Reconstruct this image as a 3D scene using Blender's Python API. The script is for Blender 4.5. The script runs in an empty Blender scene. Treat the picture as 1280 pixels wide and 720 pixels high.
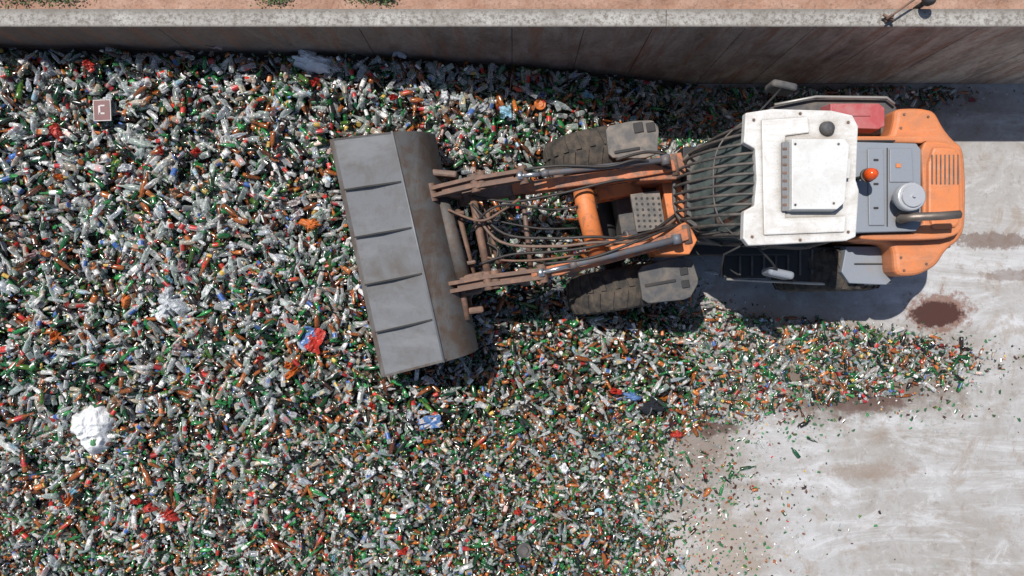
import bpy, math, random, bmesh
import numpy as np
from mathutils import Vector, Matrix, noise
random.seed(7); rng=np.random.default_rng(11)
sc=bpy.context.scene
CH=11.0; F=870.0
def P(px,py,z):
    s=(CH-z)/F
    return Vector(((px-640)*s,(360-py)*s,z))
# ------------------------------------------------ world, sun, camera
w=bpy.data.worlds.new("World"); sc.world=w; w.use_nodes=True
nt=w.node_tree; nt.nodes.clear()
sky=nt.nodes.new('ShaderNodeTexSky'); sky.sky_type='NISHITA'; sky.sun_disc=False
sd=Vector((0.33,-0.37,-1)).normalized()
elev=math.asin(-sd.z); az=math.atan2(-sd.x,-sd.y)
sky.sun_elevation=elev; sky.sun_rotation=az
bg=nt.nodes.new('ShaderNodeBackground'); bg.inputs[1].default_value=0.09
wo=nt.nodes.new('ShaderNodeOutputWorld')
nt.links.new(sky.outputs[0],bg.inputs[0]); nt.links.new(bg.outputs[0],wo.inputs[0])
sl=bpy.data.lights.new("sun",'SUN'); sl.energy=4.9; sl.angle=math.radians(0.5); sl.color=(1,0.96,0.9)
so=bpy.data.objects.new("sun",sl); sc.collection.objects.link(so)
so.rotation_euler=sd.to_track_quat('-Z','Y').to_euler(); so.location=(0,0,30)
cd=bpy.data.cameras.new("camera"); cam=bpy.data.objects.new("camera",cd); sc.collection.objects.link(cam)
cam.location=(0,0,CH); cam.rotation_euler=(0,0,0); cd.sensor_width=36; cd.lens=36*F/1280; cd.clip_end=1000
sc.camera=cam
sc.view_settings.view_transform='Standard'; sc.view_settings.look='None'; sc.view_settings.exposure=0
# ------------------------------------------------ materials
def newmat(n):
    m=bpy.data.materials.new(n); m.use_nodes=True
    t=m.node_tree; b=t.nodes['Principled BSDF']; return m,t,b
def N(t,k,**kw):
    n=t.nodes.new(k)
    for a,v in kw.items(): setattr(n,a,v)
    return n
def noise_n(t,vec,scale,detail=6,rough=0.6,dist=0):
    n=N(t,'ShaderNodeTexNoise'); n.inputs['Scale'].default_value=scale; n.inputs['Detail'].default_value=detail
    n.inputs['Roughness'].default_value=rough; n.inputs['Distortion'].default_value=dist
    t.links.new(vec,n.inputs['Vector']); return n.outputs['Fac']
def ramp(t,fac,a,b,ca=(0,0,0,1),cb=(1,1,1,1)):
    r=N(t,'ShaderNodeValToRGB'); e=r.color_ramp.elements
    e[0].position=a; e[1].position=b; e[0].color=ca; e[1].color=cb
    t.links.new(fac,r.inputs[0]); return r.outputs[0]
def mrange(t,fac,a,b,c,d):
    r=N(t,'ShaderNodeMapRange')
    for i,v in zip((1,2,3,4),(a,b,c,d)): r.inputs[i].default_value=v
    t.links.new(fac,r.inputs[0]); return r.outputs[0]
def mix(t,fac,a,b,mode='MIX'):
    m=N(t,'ShaderNodeMix',data_type='RGBA',blend_type=mode)
    def s(i,v):
        if isinstance(v,(tuple,list)): m.inputs[i].default_value=tuple(v)[:3]+(1,)
        else: t.links.new(v,m.inputs[i])
    if isinstance(fac,float): m.inputs[0].default_value=fac
    else: t.links.new(fac,m.inputs[0])
    s(6,a); s(7,b); return m.outputs[2]
def bump(t,b,fac,strength,dist=0.02):
    n=N(t,'ShaderNodeBump'); n.inputs['Strength'].default_value=strength; n.inputs['Distance'].default_value=dist
    t.links.new(fac,n.inputs['Height']); t.links.new(n.outputs[0],b.inputs['Normal'])
def pos(t): return N(t,'ShaderNodeNewGeometry').outputs['Position']
def mapped(t,scale=(1,1,1),rotz=0):
    m=N(t,'ShaderNodeMapping'); m.inputs['Scale'].default_value=scale; m.inputs['Rotation'].default_value=(0,0,rotz)
    t.links.new(pos(t),m.inputs['Vector']); return m.outputs[0]
def worn(name,col,dirt,rough=0.45,metal=0.0,lo=0.5,hi=0.75,scale=3.0,scr=None,amt=1.0,bs=0.15,ao=0.0):
    m,t,b=newmat(name)
    p=pos(t)
    n1=noise_n(t,p,scale,8,0.7,0.4); n2=noise_n(t,p,scale*14,5,0.7)
    f=ramp(t,n1,lo,hi,(0,0,0,1),(amt,amt,amt,1))
    c=mix(t,f,col,dirt)
    f2=ramp(t,n2,0.60,0.72,(0,0,0,1),(.7*amt,.7*amt,.7*amt,1))
    c=mix(t,f2,c,tuple(x*0.5 for x in dirt))
    if scr:
        n3=noise_n(t,mapped(t,scr[1],scr[2]),scr[3],5,0.7)
        c=mix(t,ramp(t,n3,0.5,0.68,(0,0,0,1),(.75,.75,.75,1)),c,scr[0])
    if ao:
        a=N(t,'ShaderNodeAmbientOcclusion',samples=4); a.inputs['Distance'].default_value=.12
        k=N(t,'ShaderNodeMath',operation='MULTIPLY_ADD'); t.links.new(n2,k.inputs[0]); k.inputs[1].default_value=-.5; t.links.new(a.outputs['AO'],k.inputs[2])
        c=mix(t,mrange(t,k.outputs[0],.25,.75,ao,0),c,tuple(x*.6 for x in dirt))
    t.links.new(c,b.inputs['Base Color'])
    t.links.new(mrange(t,n1,0,1,rough-0.1,rough+0.25),b.inputs['Roughness'])
    b.inputs['Metallic'].default_value=metal
    bump(t,b,n2,bs,0.01)
    return m
M={}
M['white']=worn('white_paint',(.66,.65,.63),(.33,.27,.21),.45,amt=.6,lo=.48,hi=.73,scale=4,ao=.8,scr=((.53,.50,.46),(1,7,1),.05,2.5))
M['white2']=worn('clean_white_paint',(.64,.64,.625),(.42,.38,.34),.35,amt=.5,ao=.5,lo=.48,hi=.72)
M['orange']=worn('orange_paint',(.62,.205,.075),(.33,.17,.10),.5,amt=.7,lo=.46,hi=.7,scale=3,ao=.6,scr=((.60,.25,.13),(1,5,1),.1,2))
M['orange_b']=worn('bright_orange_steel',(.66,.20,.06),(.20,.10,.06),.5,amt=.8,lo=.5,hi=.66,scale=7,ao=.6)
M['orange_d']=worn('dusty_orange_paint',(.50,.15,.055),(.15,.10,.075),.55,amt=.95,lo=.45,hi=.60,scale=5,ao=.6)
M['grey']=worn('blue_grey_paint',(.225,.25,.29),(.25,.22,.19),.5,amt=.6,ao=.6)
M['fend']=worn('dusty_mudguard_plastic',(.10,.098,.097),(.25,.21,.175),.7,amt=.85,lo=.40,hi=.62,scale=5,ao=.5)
M['dgrey']=worn('dark_grey_plastic',(.06,.062,.068),(.16,.135,.11),.6,amt=.85,lo=.42,hi=.65,scale=5,ao=.4)
M['black']=worn('black_plastic',(.02,.02,.022),(.07,.06,.05),.6,amt=.6)
M['guard']=worn('dusty_guard_steel',(.055,.053,.052),(.14,.115,.095),.5,amt=.8,scale=6,lo=.4,hi=.62)
M['rust']=worn('rusty_steel',(.13,.078,.056),(.25,.135,.09),.6,amt=.8,scale=8,bs=.4,lo=.45,hi=.65)
M['greasy']=worn('greasy_rusted_steel',(.12,.078,.06),(.22,.14,.105),.5,amt=.85,scale=7,bs=.3,lo=.42,hi=.64)
M['steel']=worn('worn_steel',(.185,.19,.20),(.12,.10,.085),.5,metal=.15,amt=.75,scale=2.0,lo=.45,hi=.7,scr=((.24,.245,.255),(1,4,1),math.radians(78),.7))
M['steel2']=worn('dirty_steel',(.12,.118,.117),(.095,.062,.043),.6,metal=.15,amt=.95,scale=4,lo=.40,hi=.62,scr=((.175,.165,.155),(6,1,1),math.radians(-12),.9))
M['ribm']=worn('shadow_dark_rib_steel',(.035,.033,.032),(.06,.05,.04),.6,amt=.8)  # rib colour darkened to imitate their thin shadows
M['edge']=worn('polished_edge_steel',(.38,.37,.35),(.2,.17,.14),.4,metal=.5,amt=.6)
M['cyl']=worn('cylinder_blue_grey',(.11,.125,.15),(.13,.09,.07),.45,amt=.8,lo=.4,hi=.6,scale=6)
M['chrome']=worn('chrome_rod',(.5,.5,.5),(.25,.2,.16),.25,metal=.9,amt=.5)
M['rubber']=worn('dusty_rubber',(.028,.026,.024),(.13,.10,.075),.85,amt=.9,lo=.40,hi=.70,scale=6,bs=.3)
M['hose']=worn('rubber_hose',(.022,.019,.018),(.08,.06,.05),.5,amt=.6,scale=8)
M['red']=worn('faded_red_paint',(.40,.07,.075),(.42,.25,.24),.5,amt=.8,lo=.4,hi=.7)
M['pipe']=worn('heat_stained_pipe',(.20,.17,.15),(.10,.07,.05),.4,metal=.6,amt=.8,scale=7)
def simple(name,col,rough=.5,metal=0,v=.7,sc_=20,bp=0):
    m,t,b=newmat(name)
    b.inputs['Roughness'].default_value=rough; b.inputs['Metallic'].default_value=metal
    n=noise_n(t,pos(t),sc_,4); c=mix(t,ramp(t,n,.4,.7),col,tuple(x*v for x in col)); t.links.new(c,b.inputs['Base Color'])
    if bp: bump(t,b,noise_n(t,pos(t),18,4,.6,2.5),bp,.03)
    return m
M['glasswin']=simple('cab_glass',(.10,.125,.12),.08,v=.5,sc_=4)
M['beacon']=simple('amber_lens',(.70,.09,.015),.2)
M['bagw']=simple('white_plastic_film',(.76,.77,.78),.28,v=.85,bp=.5)
M['bagc']=simple('grey_plastic_film',(.50,.53,.56),.22,bp=.7)
M['redp']=simple('red_plastic',(.5,.045,.03),.35,v=.4,bp=.4)
M['orgp']=simple('orange_plastic',(.62,.16,.03),.4,v=.5,bp=.4)
M['bluep']=simple('blue_plastic',(.10,.2,.42),.4,v=.5)
M['lblue']=simple('light_blue_plastic',(.3,.5,.6),.4)
M['darkc']=simple('dark_cloth',(.012,.014,.022),.9)
M['card']=simple('brown_cardboard',(.3,.17,.1),.9)
M['pink']=simple('pinkish_card',(.4,.27,.27),.8)
M['paperw']=simple('white_print',(.55,.5,.48),.6)
M['maroon']=simple('maroon_print',(.12,.018,.022),.5)
M['leaf']=simple('weed_leaf',(.06,.1,.025),.7)
M['silver']=worn('dull_silver_metal',(.5,.51,.53),(.3,.28,.26),.35,metal=.4,amt=.5)

def attrmat(name,r0,r1,mode):
    m,t,b=newmat(name); a=N(t,'ShaderNodeAttribute',attribute_name='Col')
    n=noise_n(t,pos(t),50,4,.65); nb_=noise_n(t,pos(t),11,3,.6)
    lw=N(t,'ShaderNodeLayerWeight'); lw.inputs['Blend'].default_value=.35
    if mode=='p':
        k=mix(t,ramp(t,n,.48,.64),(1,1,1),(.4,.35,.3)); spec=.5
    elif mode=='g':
        k=mix(t,lw.outputs['Facing'],(1.9,1.8,1.6),(.15,.15,.15))  # bright centre and dark rim: light inside the glass painted into the colour
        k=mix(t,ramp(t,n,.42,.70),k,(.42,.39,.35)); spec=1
        t.links.new(mrange(t,lw.outputs['Facing'],0,.6,.74,1),b.inputs['Alpha'])
    else:
        k=mix(t,ramp(t,n,.47,.70),(1.05,1.05,1.05),(.5,.47,.42)); spec=1
        t.links.new(mrange(t,lw.outputs['Facing'],.05,.72,.24,.95),b.inputs['Alpha'])
        b.inputs['IOR'].default_value=1.6
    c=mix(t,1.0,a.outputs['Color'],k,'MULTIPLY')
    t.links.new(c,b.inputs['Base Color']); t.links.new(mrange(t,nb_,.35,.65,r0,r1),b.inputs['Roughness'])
    b.inputs['Specular IOR Level'].default_value=spec
    return m
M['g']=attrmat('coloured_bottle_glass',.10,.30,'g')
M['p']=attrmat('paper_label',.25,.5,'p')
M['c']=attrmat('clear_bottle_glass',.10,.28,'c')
m,t,b=newmat('heap_dirt_gap_shade')  # soil under the bottles, coloured darker to imitate shaded gaps
n=noise_n(t,pos(t),9,8,.75); t.links.new(ramp(t,n,.35,.7,(.008,.007,.005,1),(.055,.036,.022,1)),b.inputs['Base Color']); b.inputs['Roughness'].default_value=.6
bump(t,b,noise_n(t,pos(t),40,5),.8,.03); M['dirt']=m

# ground
m,t,b=newmat('worn_concrete_floor')
p=pos(t)
n1=noise_n(t,p,.55,7,.68,.8); n2=noise_n(t,mapped(t,(.45,1.9,1),math.radians(-24)),.9,9,.75,.9)
n2b=noise_n(t,mapped(t,(.35,2.4,1),math.radians(12)),1.3,9,.75,.8)
n3=noise_n(t,p,5,9,.78,.3); n4=noise_n(t,p,60,4,.7); n6=noise_n(t,p,1.6,9,.8,1.0)
c=ramp(t,n1,.35,.66,(.27,.245,.22,1),(.42,.42,.425,1))
c=mix(t,ramp(t,n2,.50,.66,(0,0,0,1),(.8,.8,.8,1)),c,(.55,.56,.58))
c=mix(t,ramp(t,n2b,.54,.66,(0,0,0,1),(.45,.45,.45,1)),c,(.51,.51,.52))
c=mix(t,ramp(t,n6,.52,.62,(0,0,0,1),(.6,.6,.6,1)),c,(.28,.225,.18))
c=mix(t,ramp(t,n6,.36,.44,(.5,.5,.5,1),(0,0,0,1)),c,(.57,.57,.58))
c=mix(t,ramp(t,n3,.54,.68,(0,0,0,1),(.65,.65,.65,1)),c,(.19,.155,.13))
c=mix(t,ramp(t,n4,.58,.70,(0,0,0,1),(.6,.6,.6,1)),c,(.13,.11,.09))
def spot(c,cx,cy,rx,ry,col,amt,soft=.35,nz=.9,nscale=3):
    s=N(t,'ShaderNodeVectorMath',operation='SUBTRACT'); t.links.new(p,s.inputs[0]); s.inputs[1].default_value=(cx,cy,0)
    d=N(t,'ShaderNodeVectorMath',operation='MULTIPLY'); t.links.new(s.outputs[0],d.inputs[0]); d.inputs[1].default_value=(1/rx,1/ry,0)
    l=N(t,'ShaderNodeVectorMath',operation='LENGTH'); t.links.new(d.outputs[0],l.inputs[0])
    nn=noise_n(t,p,nscale,9,.75)
    a=N(t,'ShaderNodeMath',operation='MULTIPLY_ADD'); t.links.new(nn,a.inputs[0]); a.inputs[1].default_value=nz; t.links.new(l.outputs['Value'],a.inputs[2])
    e=1+nz*.5
    return mix(t,mrange(t,a.outputs[0],e-soft,e,amt,0),c,col)
c=spot(c,2.8,-2.6,1.1,1.2,(.17,.125,.095),.75,.7,2.4)
c=spot(c,5.0,-1.35,2.6,.85,(.13,.095,.07),.9,.4,1.4)
c=spot(c,4.0,-.5,2.6,.6,(.22,.185,.155),.6,.6,2)
c=spot(c,4.6,2.9,3.2,.55,(.11,.085,.065),.85,.5,.8)
c=spot(c,3.1,-2.15,.5,.22,(.07,.035,.025),.85,.3,1.6)
c=spot(c,6.75,-.38,.60,.36,(.18,.085,.055),.8,.35,2.6,8)
c=spot(c,6.72,-.42,.44,.22,(.05,.014,.009),.97,.18,1.8,6)
c=spot(c,7.6,.75,.75,.14,(.13,.08,.06),.7,.25,2.8,9)
c=spot(c,7.9,.2,.5,.1,(.13,.08,.06),.5,.25,2.8,9)
c=spot(c,5.5,-1.8,.8,.2,(.09,.045,.035),.75,.3,2,5)
c=spot(c,3.3,-4.2,1.2,.9,(.28,.215,.165),.6,.7,2.4)
c=spot(c,5.6,-2.9,1.0,.16,(.22,.16,.12),.6,.5,2.8,5)
t.links.new(c,b.inputs['Base Color']); b.inputs['Roughness'].default_value=.7
bump(t,b,n3,.35,.02); M['ground']=m

# wall
m,t,b=newmat('stained_concrete_wall')
p=pos(t); sx=N(t,'ShaderNodeSeparateXYZ'); t.links.new(p,sx.inputs[0])
n1=noise_n(t,mapped(t,(2.0,1,.8)),1.2,9,.75,.5); n2=noise_n(t,p,16,7,.78); n3=noise_n(t,p,1.8,7,.7,.3)
n5=noise_n(t,mapped(t,(3.5,1,.35)),1.3,8,.78,.3)
base=N(t,'ShaderNodeMix',data_type='RGBA')
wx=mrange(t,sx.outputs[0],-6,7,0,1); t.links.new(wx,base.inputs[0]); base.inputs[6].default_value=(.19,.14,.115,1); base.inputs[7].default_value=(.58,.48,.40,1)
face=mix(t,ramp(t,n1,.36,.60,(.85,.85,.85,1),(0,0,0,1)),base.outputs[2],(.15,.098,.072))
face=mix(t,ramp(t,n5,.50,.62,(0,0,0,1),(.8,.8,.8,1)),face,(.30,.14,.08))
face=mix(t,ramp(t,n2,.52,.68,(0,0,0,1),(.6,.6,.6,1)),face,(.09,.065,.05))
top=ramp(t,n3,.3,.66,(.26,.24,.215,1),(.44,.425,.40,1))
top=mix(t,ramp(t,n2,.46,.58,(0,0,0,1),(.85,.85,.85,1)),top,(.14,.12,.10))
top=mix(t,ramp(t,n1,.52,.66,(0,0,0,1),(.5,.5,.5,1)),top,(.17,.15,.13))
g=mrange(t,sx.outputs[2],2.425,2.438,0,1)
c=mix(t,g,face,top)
ye=N(t,'ShaderNodeMath',operation='MULTIPLY_ADD'); t.links.new(n2,ye.inputs[0]); ye.inputs[1].default_value=-.25; t.links.new(sx.outputs[1],ye.inputs[2])
c=mix(t,mrange(t,ye.outputs[0],3.24,3.31,0,.7),c,(.13,.11,.09))
ye2=N(t,'ShaderNodeMath',operation='MULTIPLY_ADD'); t.links.new(n2,ye2.inputs[0]); ye2.inputs[1].default_value=.08; t.links.new(sx.outputs[1],ye2.inputs[2])
edgef=N(t,'ShaderNodeMath',operation='MULTIPLY'); t.links.new(mrange(t,ye2.outputs[0],3.255,3.285,.7,0),edgef.inputs[0]); t.links.new(g,edgef.inputs[1])
c=mix(t,edgef.outputs[0],c,(.10,.085,.075))
t.links.new(c,b.inputs['Base Color']); b.inputs['Roughness'].default_value=.85; bump(t,b,n2,.5,.02); M['wall']=m
m,t,b=newmat('sandy_earth'); p=pos(t)
c=ramp(t,noise_n(t,p,3,8,.7),.35,.7,(.30,.16,.105,1),(.44,.29,.22,1)); c=mix(t,ramp(t,noise_n(t,p,25,5,.7),.5,.7),c,(.20,.12,.09))
t.links.new(c,b.inputs['Base Color']); b.inputs['Roughness'].default_value=.95; bump(t,b,noise_n(t,p,30,5),.6,.03); M['earth']=m

# ------------------------------------------------ mesh builder
class MB:
    def __init__(s): s.v=[]; s.f=[]; s.m=[]; s.sm=[]
    def add(s,vs,fs,mi=0,smooth=False):
        o=len(s.v); s.v+= [Vector(v) for v in vs]
        for f in fs: s.f.append([i+o for i in f]); s.m.append(mi); s.sm.append(smooth)
        return s
    def prism(s,poly,z0,z1,mi=0,inset=0):
        n=len(poly); cx=sum(p[0] for p in poly)/n; cy=sum(p[1] for p in poly)/n
        k=1-inset
        vs=[(p[0],p[1],z0) for p in poly]+[(cx+(p[0]-cx)*k,cy+(p[1]-cy)*k,z1) for p in poly]
        fs=[list(range(n))[::-1],list(range(n,2*n))]+[[i,(i+1)%n,n+(i+1)%n,n+i] for i in range(n)]
        return s.add(vs,fs,mi)
    def box(s,c,d,rz=0,mi=0,ry=0,rx=0):
        R=Matrix.Rotation(rz,3,'Z')@Matrix.Rotation(ry,3,'Y')@Matrix.Rotation(rx,3,'X')
        vs=[Vector(c)+R@Vector((x*d[0]/2,y*d[1]/2,z*d[2]/2)) for x in(-1,1) for y in(-1,1) for z in(-1,1)]
        return s.add(vs,[[0,1,3,2],[4,6,7,5],[0,4,5,1],[2,3,7,6],[0,2,6,4],[1,5,7,3]],mi)
    def tube(s,pts,r,n=12,mi=0,caps=True):
        pts=[Vector(p) for p in pts]; m=len(pts); rr=r if isinstance(r,(list,tuple)) else [r]*m
        vs=[];ref=None
        for i,p in enumerate(pts):
            d=(pts[min(i+1,m-1)]-pts[max(i-1,0)]).normalized()
            if ref is None: ref=d.orthogonal().normalized()
            ref=(ref-d*ref.dot(d)).normalized(); b2=d.cross(ref)
            for k in range(n):
                a=2*math.pi*k/n; vs.append(p+(ref*math.cos(a)+b2*math.sin(a))*rr[i])
        fs=[[i*n+k,i*n+(k+1)%n,(i+1)*n+(k+1)%n,(i+1)*n+k] for i in range(m-1) for k in range(n)]
        s.add(vs,fs,mi,True)
        if caps:
            o=len(s.v)-m*n
            s.f.append([o+k for k in range(n)][::-1]); s.m.append(mi); s.sm.append(False)
            s.f.append([o+(m-1)*n+k for k in range(n)]); s.m.append(mi); s.sm.append(False)
        return s
    def slab(s,pts,th,mi=0,n=None):
        pts=[Vector(p) for p in pts]
        if n is None: n=(pts[1]-pts[0]).cross(pts[2]-pts[0]).normalized()
        n=Vector(n); k=len(pts)
        vs=pts+[p-n*th for p in pts]
        return s.add(vs,[list(range(k)),list(range(k,2*k))[::-1]]+[[i,k+i,k+(i+1)%k,(i+1)%k] for i in range(k)],mi)
    def arm(s,path,width,mi=0,lat=(0,1,0)):
        lat=Vector(lat).normalized()*width/2; vs=[]
        for p,h in path:
            p=Vector(p)
            for a,bz in((-1,-1),(1,-1),(1,1),(-1,1)): vs.append(p+lat*a+Vector((0,0,h*bz)))
        m=len(path)
        fs=[[i*4+k,i*4+(k+1)%4,(i+1)*4+(k+1)%4,(i+1)*4+k] for i in range(m-1) for k in range(4)]
        fs+=[[3,2,1,0],[(m-1)*4+k for k in range(4)]]
        return s.add(vs,fs,mi)
def chaikin(poly,it=2,q=.22):
    for _ in range(it):
        o=[]
        for i in range(len(poly)):
            a=poly[i]; b_=poly[(i+1)%len(poly)]
            o.append((a[0]+(b_[0]-a[0])*q,a[1]+(b_[1]-a[1])*q)); o.append((a[0]+(b_[0]-a[0])*(1-q),a[1]+(b_[1]-a[1])*(1-q)))
        poly=o
    return poly
WL={}
def obj(name,mb,mats,parent=None,bevel=0,loc=None,**props):
    vs=mb.v
    if loc is None:
        lo=Vector([min(v[i] for v in vs) for i in range(3)]); hi=Vector([max(v[i] for v in vs) for i in range(3)]); loc=(lo+hi)/2
    loc=Vector(loc)
    me=bpy.data.meshes.new(name); me.from_pydata([v-loc for v in vs],[],mb.f); me.update()
    for k in mats: me.materials.append(M[k])
    me.polygons.foreach_set('material_index',mb.m); me.polygons.foreach_set('use_smooth',mb.sm)
    bm=bmesh.new(); bm.from_mesh(me); bmesh.ops.recalc_face_normals(bm,faces=bm.faces); bm.to_mesh(me); bm.free()
    o=bpy.data.objects.new(name,me); sc.collection.objects.link(o); WL[o.name]=loc
    if parent is not None:
        o.parent=parent; o.location=loc-WL[parent.name]
    else: o.location=loc
    if bevel:
        md=o.modifiers.new('bevel','BEVEL'); md.width=bevel; md.segments=3 if bevel>.03 else 2; md.limit_method='ANGLE'; md.angle_limit=math.radians(40)
    for k,v in props.items(): o[k]=v
    return o
def empty(name,loc,parent=None,**props):
    o=bpy.data.objects.new(name,None); sc.collection.objects.link(o); loc=Vector(loc); WL[o.name]=loc
    o.location=loc-(WL[parent.name] if parent else Vector((0,0,0)))
    if parent: o.parent=parent
    for k,v in props.items(): o[k]=v
    return o

# ------------------------------------------------ ground, wall, earth
g=MB(); g.add([(-150,-150,0),(150,-150,0),(150,3.3,0),(-150,3.3,0)],[[0,1,2,3]]); obj('ground',g,['ground'],kind='structure')
g=MB()
nx=200
vs=[];fs=[]
ys=[3.43,3.47,3.52,3.58,3.65,3.8,4.2,6,20,150]
for j,y in enumerate(ys):
    for i in range(nx+1):
        x=-10+20*i/nx
        if i==0:x=-150
        if i==nx:x=150
        vs.append((x,y,2.35+.06*noise.noise(Vector((x*2,y*2,0)))+.05*noise.noise(Vector((x*7,y*7,0)))))
for j in range(len(ys)-1):
    for i in range(nx): a=j*(nx+1)+i; fs.append([a,a+1,a+nx+2,a+nx+1])
g.add(vs,fs,0,True); obj('terrain',g,['earth'],kind='structure')
wall=empty('retaining_wall',(0,3.3,0),label='stained concrete retaining wall with a pale worn coping',category='wall')
xs=[-26,-20,-14,-9.4,-6.9,-4.4,-1.9,.0,.9,1.75,2.9,3.75,4.75,5.8,7.0,8.2,10,14,20,26]
g=MB()
for a,b_ in zip(xs[:-1],xs[1:]): g.box(((a+b_)/2,3.328,1.18),(b_-a-.010,.21,2.36))
g.box((0,3.34,1.18),(52,.19,2.355),mi=0)
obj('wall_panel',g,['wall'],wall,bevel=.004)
g=MB()
cx=[-26,-12,1.9,15,26]
for a,b_ in zip(cx[:-1],cx[1:]): g.box(((a+b_)/2,3.325,2.4),(b_-a-.004,.225,.08))
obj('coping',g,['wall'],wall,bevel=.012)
g=MB(); a=P(1112,22,2.5)
g.box((a.x,a.y,2.462),(.10,.06,.045),.4); g.tube([a,a+Vector((.0,0,.06))],.025)
g.tube([P(1108,24,2.56),P(1125,12,2.58),P(1146,-3,2.6),P(1175,-22,2.6)],.013,8)
g.tube([P(1104,18,2.52),P(1117,26,2.52)],.018,8)
obj('rusty_rod',g,['rust'],label='rusty steel rod clamped on the wall coping',category='rod')
g=MB(); c=P(1160,0,2.62)
g.tube([(c.x,c.y,2.33),(c.x,c.y,2.6)],.03); g.tube([(c.x,c.y,2.6),(c.x,c.y,2.66),(c.x,c.y,2.70)],[.07,.08,.05],14)
obj('ground_lamp',g,['black'],label='small black round post head behind the wall',category='lamp')
for (px,wd) in((30,.5),(75,.35),(345,.28),(462,.35),(480,.2)):
    g=MB(); c=P(px,2,2.36)
    for i in range(240):
        x=c.x+random.gauss(0,wd*.4); y=c.y+random.gauss(.03,.04); z=2.35+random.random()*.09
        a=random.random()*6.28; l=random.uniform(.015,.035); d=Vector((math.cos(a),math.sin(a),random.uniform(-.3,.6)))*l; e=Vector((-math.sin(a),math.cos(a),.2))*l*.4
        q=Vector((x,y,z)); g.add([q,q+d*.5+e,q+d,q+d*.5-e],[[0,1,2,3]])
    obj('weed',g,['leaf'],label='low green weed growing on sandy earth behind the wall',category='plant',group='weeds behind the wall')

# ------------------------------------------------ heap
def interp(y,t): return np.interp(y,[a for a,_ in t],[b for _,b in t])
XMt=[(-9,2.2),(-4.6,2.15),(-3.4,2.45),(-2.5,2.25),(-2.0,2.9),(-1.3,3.3),(-.8,3.1),(-.3,2.6),(.6,1.9),(1.6,1.9),(2.4,2.4),(3.2,3.3)]
XEt=[(-9,2.2),(-4.6,2.35),(-3.5,2.7),(-2.5,2.6),(-2.15,3.4),(-1.9,4.6),(-1.65,6.4),(-1.27,7.6),(-.85,7.3),(-.6,6.2),(-.45,3.6),(-.2,3.0),(.1,2.7),(.6,2.2),(2.1,2.6),(2.5,3.6),(2.9,6.6),(3.2,7.4)]
def XM(y):
    y=np.asarray(y,float); return interp(y,XMt)+.12*np.sin(y*3.1+1)+.10*np.sin(y*7.7)
def XE(y):
    y=np.asarray(y,float); return interp(y,XEt)+.18*np.sin(y*4.3+2)+.14*np.sin(y*11.3)+.09*np.sin(y*23)
pn=[(rng.uniform(.6,2.6),rng.uniform(0,6.28),rng.uniform(0,6.28)) for _ in range(9)]
pn2=[(rng.uniform(7,14),rng.uniform(0,6.28),rng.uniform(0,6.28)) for _ in range(7)]
def hgt(x,y):
    x=np.asarray(x,float); y=np.asarray(y,float)
    d=np.maximum(XM(y)-x,0)
    H=2.15*(1-np.exp(-d/5.2))*np.interp(y,[-7,0,2.4,3.2],[.62,.74,.93,1.0])
    nz=sum(np.sin(k*(x*math.cos(a)+y*math.sin(a))*1.6+b_)/k for k,a,b_ in pn)*.030
    nz2=sum(np.sin(k*(x*math.cos(a)+y*math.sin(a))+b_) for k,a,b_ in pn2)*.015
    ed=np.clip((XE(y)-x)/.5,0,1)
    return H+(nz+nz2)*np.clip(d/1.2,0,1)+ed*.04
def hs(x,y): return float(hgt(x,y))
def onheap(px,py,up=.05):
    z=1.0
    for _ in range(12):
        q=P(px,py,z); z=hs(q.x,q.y)+up
    return P(px,py,z)
NS=8
PROF={
 'wine':[(-.155,.026),(-.148,.0345),(-.08,.035),(.015,.035),(.045,.028),(.068,.0145),(.115,.0135),(.155,.015)],
 'beer':[(-.12,.023),(-.115,.029),(-.065,.029),(.01,.029),(.035,.022),(.060,.0135),(.095,.0125),(.12,.0135)],
 'stub':[(-.09,.026),(-.085,.031),(-.05,.031),(.02,.031),(.038,.024),(.050,.0145),(.075,.014),(.09,.0145)],
 'jar':[(-.06,.030),(-.056,.037),(-.035,.038),(.022,.038),(.034,.035),(.038,.032),(.040,.036),(.056,.036)],
 'flask':[(-.11,.033),(-.105,.042),(-.05,.043),(.03,.042),(.058,.027),(.068,.015),(.092,.015),(.11,.016)],
}
GREEN=[(.006,.05,.014),(.008,.085,.024),(.016,.15,.042),(.004,.035,.012),(.03,.20,.06),(.05,.12,.02),(.007,.06,.028)]
DARK=[(.006,.009,.006),(.010,.013,.008),(.009,.02,.010),(.014,.009,.007)]
BROWN=[(.085,.025,.007),(.18,.055,.012),(.05,.016,.006),(.36,.12,.03),(.26,.08,.018)]
CLEAR=[(.64,.69,.69),(.76,.80,.79),(.50,.58,.57),(.84,.86,.87),(.52,.62,.56),(.64,.55,.44),(.58,.63,.70),(.85,.87,.88)]
LAB=[(.84,.82,.79)]*7+[(.6,.52,.38),(.5,.045,.03),(.55,.05,.04),(.06,.14,.4),(.6,.40,.1),(.03,.03,.03),(.62,.2,.07),(.3,.45,.55),(.7,.5,.45),(.45,.04,.04),(.55,.04,.03)]
CAP=[(.6,.05,.03),(.82,.81,.78),(.82,.81,.78),(.5,.34,.09),(.6,.58,.54),(.04,.04,.04),(.08,.15,.4),(.55,.17,.05),(.05,.2,.08)]
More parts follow.
